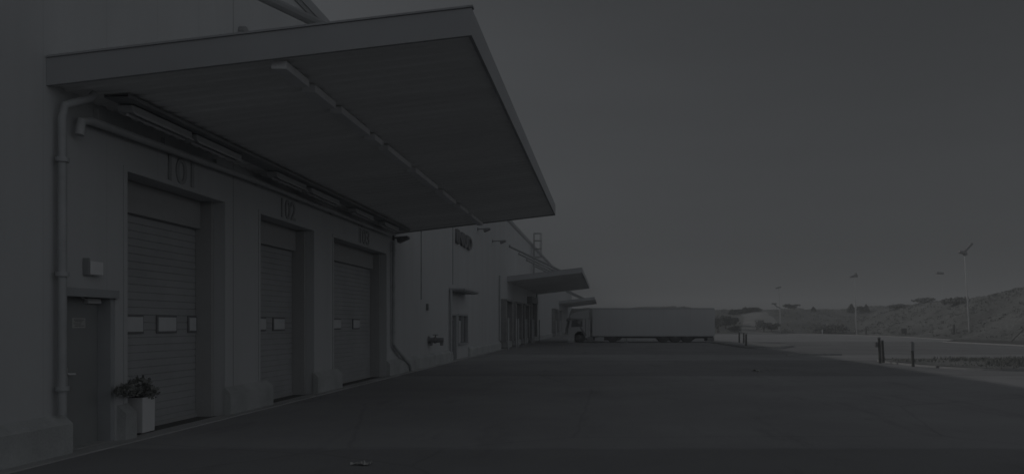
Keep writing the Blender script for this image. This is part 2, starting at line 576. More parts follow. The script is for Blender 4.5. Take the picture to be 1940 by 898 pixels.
# end, back and inner lining so that no daylight gets in
wall.add([(WX, WY0, 0), (WX - 45, WY0, 0), (WX - 45, WY0, ROOF), (WX, WY0, ROOF)], [(0, 1, 2, 3)])
wall.add([(WX, WY1, 0), (WX - 45, WY1, 0), (WX - 45, WY1, ROOF), (WX, WY1, ROOF)], [(0, 1, 2, 3)])
wall.add([(WX - 45, WY0, 0), (WX - 45, WY1, 0), (WX - 45, WY1, ROOF), (WX - 45, WY0, ROOF)], [(0, 1, 2, 3)])
wo = wall.build('wall', M['wall'], WH)
roof = MB().box(WX - 45, WX - 0.02, WY0, WY1, ROOF - 0.3, ROOF - 0.05)
roof.build('roof', M['trim'], WH)
cop = MB().box(WX - 0.35, WX + 0.06, WY0, WY1, ROOF - 0.02, ROOF + 0.22)
cop.build('coping', M['fascia'], WH)
flash = MB().box(WX + 0.003, WX + 0.035, WY0, WY1, ROOF - 0.14, ROOF - 0.023)
flash.build('flashing', M['trim'], WH)

for a, b in [(WY0, 10.58), (11.74, 12.02), (15.02, 16.95), (19.58, 21.4), (26.12, 36.9), (41.6, 53.9), (58.4, 60.0), (64.8, 66.2), (71.0, 72.6), (78.8, 105.8), (113.2, 115.8), (122.2, 168)]:
    prof_ = [(WX + 0.002, 0.012), (WX + 0.13, 0.012), (WX + 0.13, 0.42), (WX + 0.002, 0.545)]
    MB().prism(prof_, 'Y', a, b).build('plinth', M['plinth'], WH)

# --- sectional loading doors
def loading_door(y0, y1, zt, win_w, pitch, first):
    x = WX - 0.50
    m = MB()
    # ribbed sheet: shallow profile running up the door
    z = 0.02; prof_ = [(x - 0.05, 0.02)]
    pts = []
    while z < zt - 0.01:
        z2 = min(z + 0.125, zt)
        pts += [(x, z + 0.008), (x, z2 - 0.012), (x - 0.012, z2)]
        z = z2
    poly = [(x - 0.06, 0.02)] + [(x, 0.02)] + pts + [(x - 0.06, zt)]
    m.prism(poly, 'Y', y0 + 0.01, y1 - 0.01)
    d = m.build('dock_door', M['leaf'], WH)
    for a, b in ((y1 - 0.09, y1 - 0.005), (y0 + 0.005, y0 + 0.09)):
        s = MB(); s.box(x + 0.004, x + 0.30, a, b, 0.0, zt - 0.005)
        s.build('guide_rail', M['rubber'], d)
    s = MB(); s.box(x + 0.006, x + 0.10, y0 + 0.092, y1 - 0.092, zt - 0.52, zt - 0.006, bevel=0.01)
    s.build('header_seal', M['rubber'], d)
    s = MB(); s.box(x + 0.004, x + 0.03, y0 + 0.092, y1 - 0.092, 0.0, 0.07)
    s.build('bottom_seal', M['rubber'], d)
    y = first
    while y < y1:
        a, b = max(y - win_w / 2, y0 + 0.13), min(y + win_w / 2, y1 - 0.13)
        if b - a > 0.1:
            f = MB()
            f.box(x + 0.004, x + 0.028, a - 0.035, b + 0.035, 1.585, 1.895, 0, bevel=0.006)
            w_ = f.build('window_frame', M['dark'], d)
            MB().box(x + 0.0285, x + 0.036, a, b, 1.62, 1.86).build('pane', M['pane'], d)
        y += pitch
    return d

loading_door(11.98, 15.04, 4.05, 0.56, 1.02, 11.90)
loading_door(16.60, 19.63, 4.05, 0.60, 1.05, 16.62)
loading_door(21.07, 26.10, 4.05, 0.60, 1.75, 22.76)

# light steel lining round the third door, and jamb angles on the others
for y0, y1, zt in ((11.98, 15.04, 4.05), (16.60, 19.63, 4.05), (21.07, 26.10, 4.05)):
    j = MB()
    # one bent frame: two jambs and a head
    j.prism([(y0 - 0.09, 0.55), (y0 - 0.004, 0.55), (y0 - 0.004, zt + 0.004), (y1 + 0.004, zt + 0.004), (y1 + 0.004, 0.55), (y1 + 0.09, 0.55), (y1 + 0.09, zt + 0.08), (y0 - 0.09, zt + 0.08)], 'X', WX + 0.003, WX + 0.014)
    j.build('door_lining', M['wall' if y0 < 20 else 'palepipe'], WH)

# --- personnel door by the first loading door
fr = MB()
fr.prism([(10.60, 0.0), (10.68, 0.0), (10.68, 2.14), (11.62, 2.14), (11.62, 0.0), (11.70, 0.0), (11.70, 2.215), (10.60, 2.215)], 'X', WX - 0.26, WX - 0.02)
fr.box(WX - 0.019, WX + 0.05, 10.575, 11.725, 2.12, 2.24, bevel=0.006)
pd = MB().box(WX - 0.26, WX - 0.21, 10.683, 11.617, 0.02, 2.14, bevel=0.004).build('door', M['pdoor'], WH)
fr.build('door_frame', M['frame'], pd)
h = MB()
h.tube([(WX - 0.208, 10.90, 1.06), (WX - 0.15, 10.90, 1.06), (WX - 0.145, 10.91, 1.055), (WX - 0.145, 11.03, 1.05)], 0.013)
h.box(WX - 0.2085, WX - 0.19, 10.86, 10.94, 0.86, 1.14, bevel=0.003)
h.build('handle', M['white'], pd, True)
c = MB(); c.box(WX - 0.208, WX - 0.14, 11.31, 11.60, 2.04, 2.115, bevel=0.008)
c.tube([(WX - 0.16, 11.33, 2.09), (WX - 0.11, 11.10, 2.12)], 0.009)
c.build('door_closer', M['white'], pd)
n_ = MB(); n_.box(WX - 0.208, WX - 0.206, 11.06, 11.34, 1.69, 1.83)
n_.build('notice', M['paper'], pd)
n2 = MB()
for i, zz in enumerate((1.80, 1.775, 1.745, 1.715)):
    n2.box(WX - 0.2055, WX - 0.2052, 11.09 + 0.02 * (i % 2), 11.31 - 0.03 * (i % 3), zz, zz + 0.012)
n2.build('notice_print', M['ink'], pd)
MB().box(WX - 0.3, WX - 0.02, 10.684, 11.616, 0.0, 0.035).build('threshold', M['concrete'], pd)

# --- far entrance: door, window, awning
pd2 = MB().box(WX - 0.15, WX - 0.10, 37.12, 38.33, 0.02, 2.10, bevel=0.004).build('door', M['pdoor'], WH)
fr = MB()
fr.box(WX - 0.12, WX + 0.03, 37.10, 37.2, 0.0, 2.12); fr.box(WX - 0.12, WX + 0.03, 38.25, 38.35, 0.0, 2.12)
fr.box(WX - 0.12, WX + 0.035, 37.08, 38.37, 2.122, 2.2)
fr.build('door_frame', M['frame'], pd2)
MB().box(WX - 0.099, WX - 0.09, 37.35, 38.1, 0.25, 1.9).build('glazing', M['glass'], pd2)
wn = MB()
wn.box(WX - 0.12, WX + 0.04, 38.68, 38.80, 0.72, 2.24); wn.box(WX - 0.12, WX + 0.04, 41.32, 41.46, 0.72, 2.24)
wn.box(WX - 0.12, WX + 0.04, 38.803, 41.317, 2.14, 2.24); wn.box(WX - 0.12, WX + 0.10, 38.803, 41.317, 0.70, 0.79)
wn.box(WX - 0.12, WX + 0.03, 40.0, 40.1, 0.793, 2.137)
wf = wn.build('window', M['frame'], WH)
MB().box(WX - 0.10, WX - 0.08, 38.803, 41.317, 0.795, 2.135).build('pane', M['glass'], wf)
MB().box(WX - 0.07, WX - 0.05, 39.1, 39.8, 0.80, 1.9).build('blind', M['palepipe'], wf)
aw = MB()
aw.box(WX + 0.003, WX + 0.75, 36.6, 40.6, 3.30, 3.40, bevel=0.01)
awn = aw.build('awning', M['fascia'], WH)
MB().box(WX + 0.003, WX + 0.70, 36.65, 40.55, 3.24, 3.297).build('soffit', M['trim'], awn)

# --- dock bays with rubber shelters under the second and third canopy
for y0, y1, z0, z1, d in openings[6:]:
    x = WX - 0.40
    dd = MB().box(x - 0.05, x, y0 + 0.01, y1 - 0.01, 0.02, z1 - 0.01).build('dock_door', M['shelter'], WH)
    s = MB()
    s.box(WX + 0.003, WX + 0.45, y0 - 0.10, y0 + 0.45, 0.5, z1 + 0.15, bevel=0.03)
    s.build('side_pad', M['shelter'], dd)
    s = MB(); s.box(WX + 0.003, WX + 0.45, y1 - 0.45, y1 + 0.10, 0.5, z1 + 0.15, bevel=0.03)
    s.build('side_pad', M['shelter'], dd)
    s = MB(); s.box(WX + 0.003, WX + 0.50, y0 - 0.10, y1 + 0.10, z1 + 0.153, z1 + (0.75 if 72 < y0 < 80 else 0.3), bevel=0.03)
    s.build('head_pad', M['shelter'], dd)
    for a in (y0 - 0.42, y1 + 0.16):
        s = MB(); s.lathe([(0.055, -0.05), (0.055, 2.1), (0.03, 2.14)], (WX + 0.62, a + 0.13, 0.0), n=10)
        s.build('guard_post', M['pipe'], dd, True)

# --- rainwater pipes
p = MB()
p.tube([(WX + 0.32, 10.75, 4.88), (WX + 0.28, 10.72, 4.80), (WX + 0.13, 10.42, 4.62), (WX + 0.11, 10.40, 4.45), (WX + 0.11, 10.40, 0.56)], 0.052, 12)
for z in (0.9, 2.4, 3.9):
    p.lathe([(0.08, -0.03), (0.08, 0.03)], (WX + 0.11, 10.40, z), n=12)
p.build('downpipe', M['pipe'], WH, True)
p = MB()
p.tube([(WX + 0.10, 26.65, 4.5), (WX + 0.10, 26.65, 1.05), (WX + 0.10, 26.75, 0.98), (WX + 0.16, 28.5, 0.30), (WX + 0.18, 28.65, 0.18), (WX + 0.18, 28.7, 0.05)], 0.055, 10)
for z in (1.5, 3.0, 4.2):
    p.lathe([(0.07, -0.03), (0.07, 0.03)], (WX + 0.10, 26.65, z), n=12)
p.build('downpipe', M['pipe'], WH, True)
p = MB()
p.tube([(WX + 0.10, 36.55, 3.3), (WX + 0.10, 36.55, 0.1)], 0.06, 8)
p.build('downpipe', M['pipe'], WH, True)
p = MB(); p.tube([(WX + 0.09, 54.0 - 0.5, 5.0), (WX + 0.09, 53.5, 0.6)], 0.06, 8); p.build('downpipe', M['pipe'], WH, True)
p = MB(); p.tube([(WX + 0.09, 82.0, 5.0), (WX + 0.09, 82.0, 1.2)], 0.07, 8); p.build('downpipe', M['pipe'], WH, True)
p = MB()
p.tube([(WX + 0.12, 10.72, 4.30), (WX + 0.12, 10.76, 4.50), (WX + 0.12, 10.95, 4.55), (WX + 0.12, 16.4, 4.66), (WX + 0.12, 26.2, 4.68)], 0.058, 12)
for y in (11.2, 12.9, 14.6, 16.3, 18.5, 20.8, 23.4):
    p.box(WX + 0.003, WX + 0.07, y, y + 0.04, 4.60, 4.78)
p.build('wall_pipe', M['palepipe'], WH, True)
# thin conduit at the panel joint
p = MB(); p.box(WX + 0.003, WX + 0.035, 30.98, 31.03, 2.7, 6.6); p.build('conduit', M['trim'], WH)
p = MB(); p.box(WX + 0.003, WX + 0.03, 37.4, 37.45, 3.6, 6.9); p.build('conduit', M['trim'], WH)

# --- roof ladder with cage
lad = MB()
ly = 77.0
for dy in (-0.3, 0.3):
    lad.tube([(WX + 0.25, ly + dy, 5.9), (WX + 0.25, ly + dy, 10.5)], 0.055, 6)
z = 6.0
while z < 10.5:
    lad.tube([(WX + 0.25, ly - 0.3, z), (WX + 0.25, ly + 0.3, z)], 0.025, 5); z += 0.4
lo = lad.build('ladder', M['trim'], WH)
hoop = MB()
for z in (8.2, 9.0, 9.8, 10.5):
    hoop.tube([(WX + 0.25, ly - 0.3, z)] + [(WX + 0.25 + 0.75 * math.sin(math.pi * k / 10), ly - 0.3 * math.cos(math.pi * k / 10), z) for k in range(1, 10)] + [(WX + 0.25, ly + 0.3, z)], 0.04, 6)
for k in (3, 5, 7):
    a = math.pi * k / 10
    hoop.tube([(WX + 0.25 + 0.75 * math.sin(a), ly - 0.3 * math.cos(a), 8.2), (WX + 0.25 + 0.75 * math.sin(a), ly - 0.3 * math.cos(a), 10.5)], 0.03, 5)
hoop.build('ladder_cage', M['trim'], lo)

# --- the canopies
def canopy(y0, y1, ties):
    xi, xo = WX, -1.74
    zi, zo = 4.83, 5.48          # underside at wall and at outer edge
    t = 0.357
    sl = (zo - zi) / (xo - xi)
    zz = lambda x: zi + (x - xi) * sl
    # folded sheet deck: trapezoid ribs across, seen from below
    prof_ = []
    y = y0 + 0.06
    pitch = 0.30
    while y < y1 - 0.36:
        prof_ += [(y, 0.03), (y + 0.11, 0.03), (y + 0.145, 0.055), (y + 0.265, 0.055)]
        y += pitch
    prof_ += [(y1 - 0.06, 0.03)]
    v = []; f = []
    for k, x in enumerate((xi + 0.003, xo - 0.05)):
        for (yy, dz) in prof_: v.append((x, yy, zz(x) + dz))
    n = len(prof_)
    for i in range(n - 1): f.append((i, i + 1, n + i + 1, n + i))
    # top sheet
    base = len(v)
    v += [(xi + 0.003, y0 + 0.06, zz(xi) + t - 0.03), (xo - 0.05, y0 + 0.06, zz(xo - 0.05) + t - 0.03), (xo - 0.05, y1 - 0.06, zz(xo - 0.05) + t - 0.03), (xi + 0.003, y1 - 0.06, zz(xi) + t - 0.03)]
    f.append((base, base + 1, base + 2, base + 3))
    can = MB().add(v, f).build('canopy', M['under'], WH)
    # fascias
    def fas(yy0, yy1):
        b = MB()
        b.prism([(xi + 0.004, zz(xi)), (xo, zz(xo)), (xo, zz(xo) + t), (xi + 0.004, zz(xi) + t)], 'Y', yy0, yy1)
        return b
    fas(y0, y0 + 0.05).build('fascia', M['fascia'], can)
    fas(y1 - 0.05, y1).build('fascia', M['fascia'], can)
    b = MB(); b.prism([(xo - 0.045, zz(xo - 0.045)), (xo, zz(xo)), (xo, zz(xo) + t), (xo - 0.045, zz(xo - 0.045) + t)], 'Y', y0 + 0.052, y1 - 0.052)
    b.build('fascia', M['fascia'], can)
    # edge trim on top of the fascia
    b = MB(); b.prism([(xi + 0.02, zz(xi) + t + 0.003), (xo + 0.02, zz(xo + 0.02) + t + 0.003), (xo + 0.02, zz(xo) + t + 0.03), (xi + 0.02, zz(xi) + t + 0.03)], 'Y', y0 - 0.02, y0 + 0.09)
    b.build('edge_trim', M['fascia'], can)
    # ties up to the wall
    for yy in ties:
        b = MB()
        b.tube([(WX + 0.1, yy, 7.48), (-3.5, yy, zz(-3.5) + t + 0.12)], 0.075, 10)
        b.lathe([(0.11, 0), (0.11, 0.12)], (WX + 0.003, yy, 7.52), axis='X', n=10)
        b.box(-3.62, -3.38, yy - 0.03, yy + 0.03, zz(-3.6) + t - 0.02, zz(-3.5) + t + 0.16)
        b.build('tie_rod', M['trim'], can, True)
    return can, zz

can1, zz1 = canopy(10.25, 27.3, (11.35, 15.7, 20.05, 24.4))
can2, zz2 = canopy(58.0, 84.0, (59.1, 65.5, 72, 78.5))
can3, zz3 = canopy(122.0, 150.0, (123.2, 130, 137, 144))
# middle beam of the near canopy, in lengths between the rafters
xm = -4.30
for a, b_ in [(10.4, 11.22), (11.45, 12.32), (12.6, 14.1), (14.4, 14.95), (15.3, 17.1), (17.5, 19.8), (20.4, 22.2), (22.8, 24.2), (24.8, 27.0)]:
    b = MB()
    b.box(xm - 0.10, xm + 0.10, a, b_, zz1(xm) - 0.085, zz1(xm) + 0.025, bevel=0.01)
    b.build('beam', M['beam'], can1)
# cable tray near the wall
b = MB()
xt = -6.74
b.box(xt - 0.16, xt + 0.16, 10.9, 26.6, zz1(xt) - 0.03, zz1(xt) - 0.02)
b.box(xt + 0.16, xt + 0.17, 10.9, 26.6, zz1(xt) - 0.03, zz1(xt) + 0.02)
b.box(xt - 0.17, xt - 0.16, 10.9, 26.6, zz1(xt) - 0.03, zz1(xt) + 0.02)
b.build('cable_tray', M['trim'], can1)

# ------------------------------------------------------------------ thin haze over the whole site
hm = bpy.data.materials.new('haze')
hm.use_nodes = True
hm.node_tree.nodes.remove(hm.node_tree.nodes['Principled BSDF'])
pv = hm.node_tree.nodes.new('ShaderNodeVolumePrincipled')
pv.inputs['Color'].default_value = (0.93, 0.94, 0.95, 1)
pv.inputs['Density'].default_value = 0.0028
hm.node_tree.links.new(pv.outputs[0], hm.node_tree.nodes['Material Output'].inputs['Volume'])
hz = MB().box(-262, 302, -202, 402, -1.0, 14.0).build('haze', hm)
tag(hz, kind='stuff')

# ------------------------------------------------------------------ lettering
def text(name, s, y, z, hgt, width, m, label, cat, group=None, depth=0.02, weight=0.008):
    cu = bpy.data.curves.new(name, 'FONT')
    cu.body = s
    cu.extrude = depth / 2
    cu.offset = weight
    to = bpy.data.objects.new(name + '_src', cu)
    COL.objects.link(to)
    dg = bpy.context.evaluated_depsgraph_get()
    me = bpy.data.meshes.new_from_object(to.evaluated_get(dg))
    bpy.data.objects.remove(to)
    xs_ = [v.co.x for v in me.vertices]; ys_ = [v.co.y for v in me.vertices]
    x0, x1, y0, y1 = min(xs_), max(xs_), min(ys_), max(ys_)
    for v in me.vertices:
        lx = (v.co.x - x0) / (x1 - x0) * width
        lz = (v.co.y - y0) / (y1 - y0) * hgt
        v.co = (v.co.z + depth / 2 + 0.003, lx, lz)
    me.materials.clear(); me.materials.append(m)
    ob = bpy.data.objects.new(name, me)
    COL.objects.link(ob)
    ob.location = (WX, y, z)
    return tag(ob, label, cat, group)

GN = 'door numbers above the loading doors'
text('number_sign', '101', 13.10, 4.12, 0.44, 0.80, M['number'], 'number 101 in dark figures above the loading door nearest the planter', 'sign', GN)
text('number_sign', '102', 17.66, 4.12, 0.44, 0.80, M['number'], 'number 102 in dark figures above the middle loading door', 'sign', GN)
text('number_sign', '103', 23.3, 4.12, 0.44, 0.90, M['number'], 'number 103 in dark figures above the widest loading door', 'sign', GN)
text('wall_sign', 'INUD', 38.0, 5.62, 0.68, 4.3, M['dark'], 'black raised lettering high on the wall beyond the near canopy', 'sign', depth=0.12, weight=0.03)

# ------------------------------------------------------------------ fittings
GB = 'batten lights under the near canopy'
bl = None
lab = ['batten light under the canopy nearest the corner downpipe', 'batten light under the canopy above the number 101', 'batten light under the canopy between numbers 101 and 102',
       'batten light under the canopy just before the number 102', 'batten light under the canopy above the widest door number', 'batten light at the far end under the near canopy']
for i, (a, L_) in enumerate([(11.2, 1.6), (12.95, 1.6), (16.1, 1.6), (18.0, 1.9), (21.2, 1.6), (24.0, 1.6)]):
    if bl is None:
        bl = empty('batten_light', (0, 0, 0), lab[0], 'light', GB)
        z = -0.12
        MB().box(-0.11, 0.11, 0, 1.6, -0.05, 0.05, bevel=0.012).build('housing', M['palepipe'], bl)
        MB().tube([(0, 0.05, -0.075), (0, 1.55, -0.075)], 0.022, 10).build('tube', M['white'], bl, True)
        MB().prism([(0.111, -0.05), (0.15, -0.095), (0.153, -0.093), (0.114, -0.046)], 'Y', 0.0, 1.6).build('reflector', M['white'], bl)
        o = bl
    else:
        o = copy_tree(bl)
    o.location = (-6.80, a, zz1(-6.80) - 0.09)
    o.scale = (1, L_ / 1.6, 1)
    o['label'] = lab[i]

b = empty('bulkhead_light', (WX, 11.05, 2.45), 'small white bulkhead light on the wall above the grey door', 'light')
MB().box(WX + 0.003, WX + 0.10, 11.0, 11.27, 2.43, 2.62, bevel=0.012).build('housing', M['white'], b)
MB().box(WX + 0.003, WX + 0.09, 10.965, 10.997, 2.42, 2.66, bevel=0.004).build('bracket', M['trim'], b)

def floodlight(y, z, out, label):
    f = empty('floodlight', (WX, y, z), label, 'light', 'floodlights on the long wall')
    MB().box(WX + 0.003, WX + 0.05, y - 0.08, y + 0.08, z - 0.08, z + 0.08).tube([(WX + 0.04, y, z), (WX + out - 0.2, y, z + 0.02)], 0.03, 8).build('arm', M['dark'], f)
    m = MB(); m.prism([(WX + out - 0.28, z + 0.02), (WX + out + 0.1, z + 0.06), (WX + out + 0.12, z - 0.02), (WX + out - 0.22, z - 0.17)], 'Y', y - 0.17, y + 0.17)
    m.build('lamp_head', M['dark'], f)
    return f
floodlight(26.95, 4.66, 0.42, 'small black floodlight on the wall beside the downpipe past the last loading door')
floodlight(44.7, 7.08, 0.6, 'black floodlight high on the wall just right of the lettering')
floodlight(50.5, 7.0, 0.75, 'black floodlight high on the wall before the second canopy')

# valve on the wall
v = empty('standpipe_valve', (WX, 32.3, 1.05), 'dark wall valve with two outlets on the pale wall between downpipe and entrance', 'valve')
m = MB(); m.tube([(WX + 0.003, 32.3, 1.08), (WX + 0.62, 32.3, 1.08)], 0.10, 12); m.lathe([(0.16, 0), (0.16, 0.04)], (WX + 0.004, 32.3, 1.08), axis='X')
m.lathe([(0.13, 0), (0.13, 0.08)], (WX + 0.24, 32.3, 1.08), axis='X')
m.build('pipe', M['dark'], v, True)
for dx in (0.12, 0.55):
    m = MB(); m.tube([(WX + dx, 32.3, 1.08), (WX + dx, 32.3, 0.86)], 0.075, 10, r2=0.06); m.build('outlet', M['dark'], v, True)
m = MB(); m.tube([(WX + 0.30, 32.3, 1.1), (WX + 0.30, 32.3, 1.28)], 0.025, 8); m.lathe([(0.11, 0), (0.12, 0.015), (0.11, 0.03)], (WX + 0.30, 32.3, 1.28)); m.build('handwheel', M['dark'], v, True)

b = empty('switch_box', (WX, 32.0, 2.35), 'small pale box with a dark side on the wall above the valve', 'box')
MB().box(WX + 0.003, WX + 0.12, 31.9, 32.15, 2.3, 2.55, bevel=0.01).build('housing', M['palepipe'], b)
MB().box(WX + 0.003, WX + 0.10, 31.87, 31.897, 2.3, 2.55).build('cover', M['dark'], b)

# ------------------------------------------------------------------ foliage helper
def leaves(mb, c, rx, ry, rz, n, size, rnd, hollow=0.35, up=0.4):
    for _ in range(n):
        while True:
            u = Vector((rnd.uniform(-1, 1), rnd.uniform(-1, 1), rnd.uniform(-1, 1)))
            if hollow < u.length < 1: break
        p = Vector((c[0] + u.x * rx, c[1] + u.y * ry, c[2] + u.z * rz))
        d = Vector((rnd.gauss(0, 1), rnd.gauss(0, 1), rnd.gauss(up, 0.7))).normalized()
        w = d.orthogonal().normalized()
        w.rotate(Matrix.Rotation(rnd.uniform(0, 6.28), 3, d))
        s = size * rnd.uniform(0.6, 1.4)
        a = p + d * s; q = w * s * 0.32
        mb.add([p, p + d * s * 0.5 + q, a, p + d * s * 0.5 - q], [(0, 1, 2, 3)])

# planter with shrub
pl = empty('planter', (-7.33, 12.45, 0.03), 'tall square pale planter beside the grey door', 'planter')
m = MB()
x0, x1, y0, y1 = -7.49, -7.20, 12.30, 12.64
zt = 0.60
tp = 0.004
vs = [(x0 + tp, y0 + tp, 0.055), (x1 - tp, y0 + tp, 0.055), (x1 - tp, y1 - tp, 0.055), (x0 + tp, y1 - tp, 0.055), (x0, y0, zt), (x1, y0, zt), (x1, y1, zt), (x0, y1, zt),
      (x0 + .02, y0 + .02, zt), (x1 - .02, y0 + .02, zt), (x1 - .02, y1 - .02, zt), (x0 + .02, y1 - .02, zt), (x0 + .02, y0 + .02, zt - .08), (x1 - .02, y0 + .02, zt - .08), (x1 - .02, y1 - .02, zt - .08), (x0 + .02, y1 - .02, zt - .08)]
fs = [(0, 1, 5, 4), (1, 2, 6, 5), (2, 3, 7, 6), (3, 0, 4, 7), (0, 3, 2, 1), (4, 5, 9, 8), (5, 6, 10, 9), (6, 7, 11, 10), (7, 4, 8, 11), (8, 9, 13, 12), (9, 10, 14, 13), (10, 11, 15, 14), (11, 8, 12, 15), (12, 13, 14, 15)]
m.add(vs, fs).build('pot', M['white'], pl)
MB().box(x0 + 0.05, x1 - 0.05, y0 + 0.05, y1 - 0.05, 0.03, 0.054).build('foot', M['dark'], pl)
rnd = random.Random(3)
sh = empty('potted_shrub', (-7.35, 12.47, 0.52), 'dark spreading leafy shrub growing in the pale planter', 'plant')
m = MB()
for i in range(11):
    a = rnd.uniform(0, 6.28); rr = rnd.uniform(0.05, 0.30)
    leaves(m, (-7.37 + rr * math.cos(a) * 1.0, 12.36 + rr * math.sin(a) * 1.15, 0.70 + rnd.uniform(-0.10, 0.16)), 0.13, 0.14, 0.09, 190, 0.06, rnd, 0.15)
leaves(m, (-7.30, 12.10, 0.76), 0.14, 0.20, 0.12, 300, 0.055, rnd, 0.1)
leaves(m, (-7.12, 11.86, 0.76), 0.09, 0.24, 0.10, 340, 0.055, rnd, 0.1)
leaves(m, (-7.10, 11.62, 0.77), 0.08, 0.16, 0.08, 170, 0.055, rnd, 0.1)
m.build('foliage', M['plant'], sh)
m = MB()
for i in range(7):
    a = rnd.uniform(0, 6.28)
    m.tube([(-7.345 + 0.04 * math.cos(a), 12.47 + 0.04 * math.sin(a), 0.51), (-7.35 + 0.2 * math.cos(a), 12.45 + 0.25 * math.sin(a), 0.78)], 0.008, 5)
m.build('stem', M['bark'], sh)

# scraps of litter
def scrap(c, s, seed, label):
    rn = random.Random(seed)
    m = MB(); vs = []; n = 7
    for j in range(n):
        for i in range(n):
            vs.append((c[0] + (i / (n - 1) - .5) * s * 1.3 + rn.gauss(0, s * .05), c[1] + (j / (n - 1) - .5) * s + rn.gauss(0, s * .05), 0.02 + abs(rn.gauss(0, s * .17)) + 0.10 * s * (i in (0, n - 1))))
    fs = [(j * n + i, j * n + i + 1, (j + 1) * n + i + 1, (j + 1) * n + i) for j in range(n - 1) for i in range(n - 1)]
    o = m.add(vs, fs).build('paper_scrap', M['paper'])
    return tag(o, label, 'litter', 'scraps of litter on the yard')
scrap((-3.09, 9.76, 0), 0.09, 1, 'small crumpled pale scrap on the asphalt nearest the camera, left of its twin')
scrap((-2.96, 9.74, 0), 0.11, 2, 'larger crumpled pale scrap on the asphalt nearest the camera')
scrap((5.47, 28.8, 0), 0.20, 5, 'pale crumpled scrap lying far out in the shaded yard')

# ------------------------------------------------------------------ lorry
TR = empty('articulated_lorry', (3.0, 73, 0), 'white lorry cab with long pale box trailer parked nose to the building', 'lorry')
PX = 73 / F
X = lambda px: (px - 1148) * PX
Z = lambda py: EYE - (py - 613) * PX
yn, yf = 73.0, 75.5
box = MB().box(X(1122), X(1353), yn, yf, Z(636.5), Z(583.5), bevel=0.04).build('trailer', M['box'], TR)
for a_, b_ in ((585.2, 583.4), (637, 635.2)):
    b = MB(); b.box(X(1122) + 0.02, X(1353) - 0.02, yn - 0.02, yn - 0.003, Z(a_), Z(b_)); b.build('rail', M['pipe'], box)
b = MB(); b.box(X(1352) + 0.055, X(1354.5), yn + 0.05, yf - 0.05, Z(636), Z(584.5), bevel=0.02); b.build('rear_door', M['box'], box)
ch = MB(); ch.prism([(X(1110), Z(638.5)), (X(1122), Z(636.8)), (X(1352), Z(636.8)), (X(1350), Z(640.5)), (X(1318), Z(641)), (X(1312), Z(644.5)), (X(1250), Z(644.5)), (X(1243), Z(640.5)), (X(1178), Z(640.2)), (X(1174), Z(644.5)), (X(1110), Z(644.5))], 'Y', yn + 0.12, yf - 0.12)
ch.build('chassis', M['tyre'], TR)
b = MB(); b.box(X(1340), X(1353.5), yn + 0.1, yf - 0.1, Z(646), Z(638.6), bevel=0.03); b.build('rear_bumper', M['dark'], TR)
for a_, b_ in ((642.4, 640.4), (645.4, 643.7)):
    b = MB(); b.box(X(1189), X(1240), yn + 0.05, yn + 0.09, Z(a_), Z(b_)); b.build('side_guard', M['palepipe'], TR)
def wheel(px, r=0.54, w=0.32, y=None):
    for yy in ((yn + 0.05, yf - 0.05 - w) if y is None else y):
        c = (X(px), yy, r)
        t = MB().lathe([(r * 0.62, 0.0), (r * 0.95, 0.0), (r, 0.05), (r, w - 0.05), (r * 0.95, w), (r * 0.62, w)], c, axis='Y', n=22).build('wheel', M['tyre'], TR, True)
        MB().lathe([(r * 0.3, -0.012), (r * 0.34, 0.02), (r * 0.60, 0.03), (r * 0.60, w - 0.03), (r * 0.3, w - 0.02)], c, axis='Y', n=16).build('rim', M['post'], t, True)
for px in (1098.5, 1161, 1257, 1280, 1303): wheel(px)
b = MB()
for px in (1161,):
    pts = []
    for k in range(9):
        a = math.pi * (0.08 + 0.84 * k / 8)
        pts.append((X(px) + 0.60 * math.cos(a), 0.5 + 0.60 * math.sin(a)))
    pts2 = [(x + 0, z + 0.03) for x, z in pts[::-1]]
    b.prism(pts + pts2, 'Y', yn + 0.02, yn + 0.42)
b.build('mudguard', M['palepipe'], TR)
b = MB(); b.box(X(1112), X(1124), yn + 0.05, yn + 0.5, Z(646.5), Z(637.5), bevel=0.04).build('fuel_tank', M['dark'], TR)
b = MB(); b.box(X(1127), X(1144), yn + 0.06, yn + 0.5, Z(645.5), Z(638), bevel=0.03).build('side_box', M['pipe'], TR)
b = MB(); b.box(X(1187), X(1188.6), yn + 0.25, yn + 0.4, 0.06, Z(637), bevel=0.01); b.box(X(1186), X(1189.5), yn + 0.2, yn + 0.45, 0.02, 0.06); b.build('landing_leg', M['pipe'], TR)
# cab
cabp = [(1077, 648), (1076, 634), (1077, 622), (1080, 606), (1082, 603.5), (1114, 603.5), (1114, 640), (1108.5, 640), (1107.8, 637.8), (1105.5, 635.8), (1102, 634.7), (1098.5, 634.4), (1095, 634.7), (1091.5, 635.8), (1089.2, 637.8), (1088.5, 640), (1088.5, 648)]
cab = MB().prism([(X(a), Z(b_)) for a, b_ in cabp], 'Y', yn + 0.05, yf - 0.05).build('cab', M['cab'], TR)
defl = [(1081, 602.8), (1080.5, 598), (1084, 593.5), (1090, 591.3), (1102, 590.0), (1113, 587.5), (1116, 587.3), (1117, 602.8)]
MB().prism([(X(a), Z(b_)) for a, b_ in defl], 'Y', yn + 0.15, yf - 0.15).build('roof_fairing', M['cab'], cab)
MB().prism([(X(a), Z(b_)) for a, b_ in [(1114.5, 604), (1118.5, 604), (1118.5, 638), (1114.5, 638)]], 'Y', yn + 0.10, yf - 0.10).build('side_fairing', M['cab'], cab)
b = MB(); b.prism([(X(a), Z(b_)) for a, b_ in [(1083.5, 607.5), (1103.5, 607.5), (1103.5, 619), (1096, 619), (1082, 619.5)]], 'Y', yn + 0.032, yn + 0.048); b.build('side_window', M['glass'], cab)
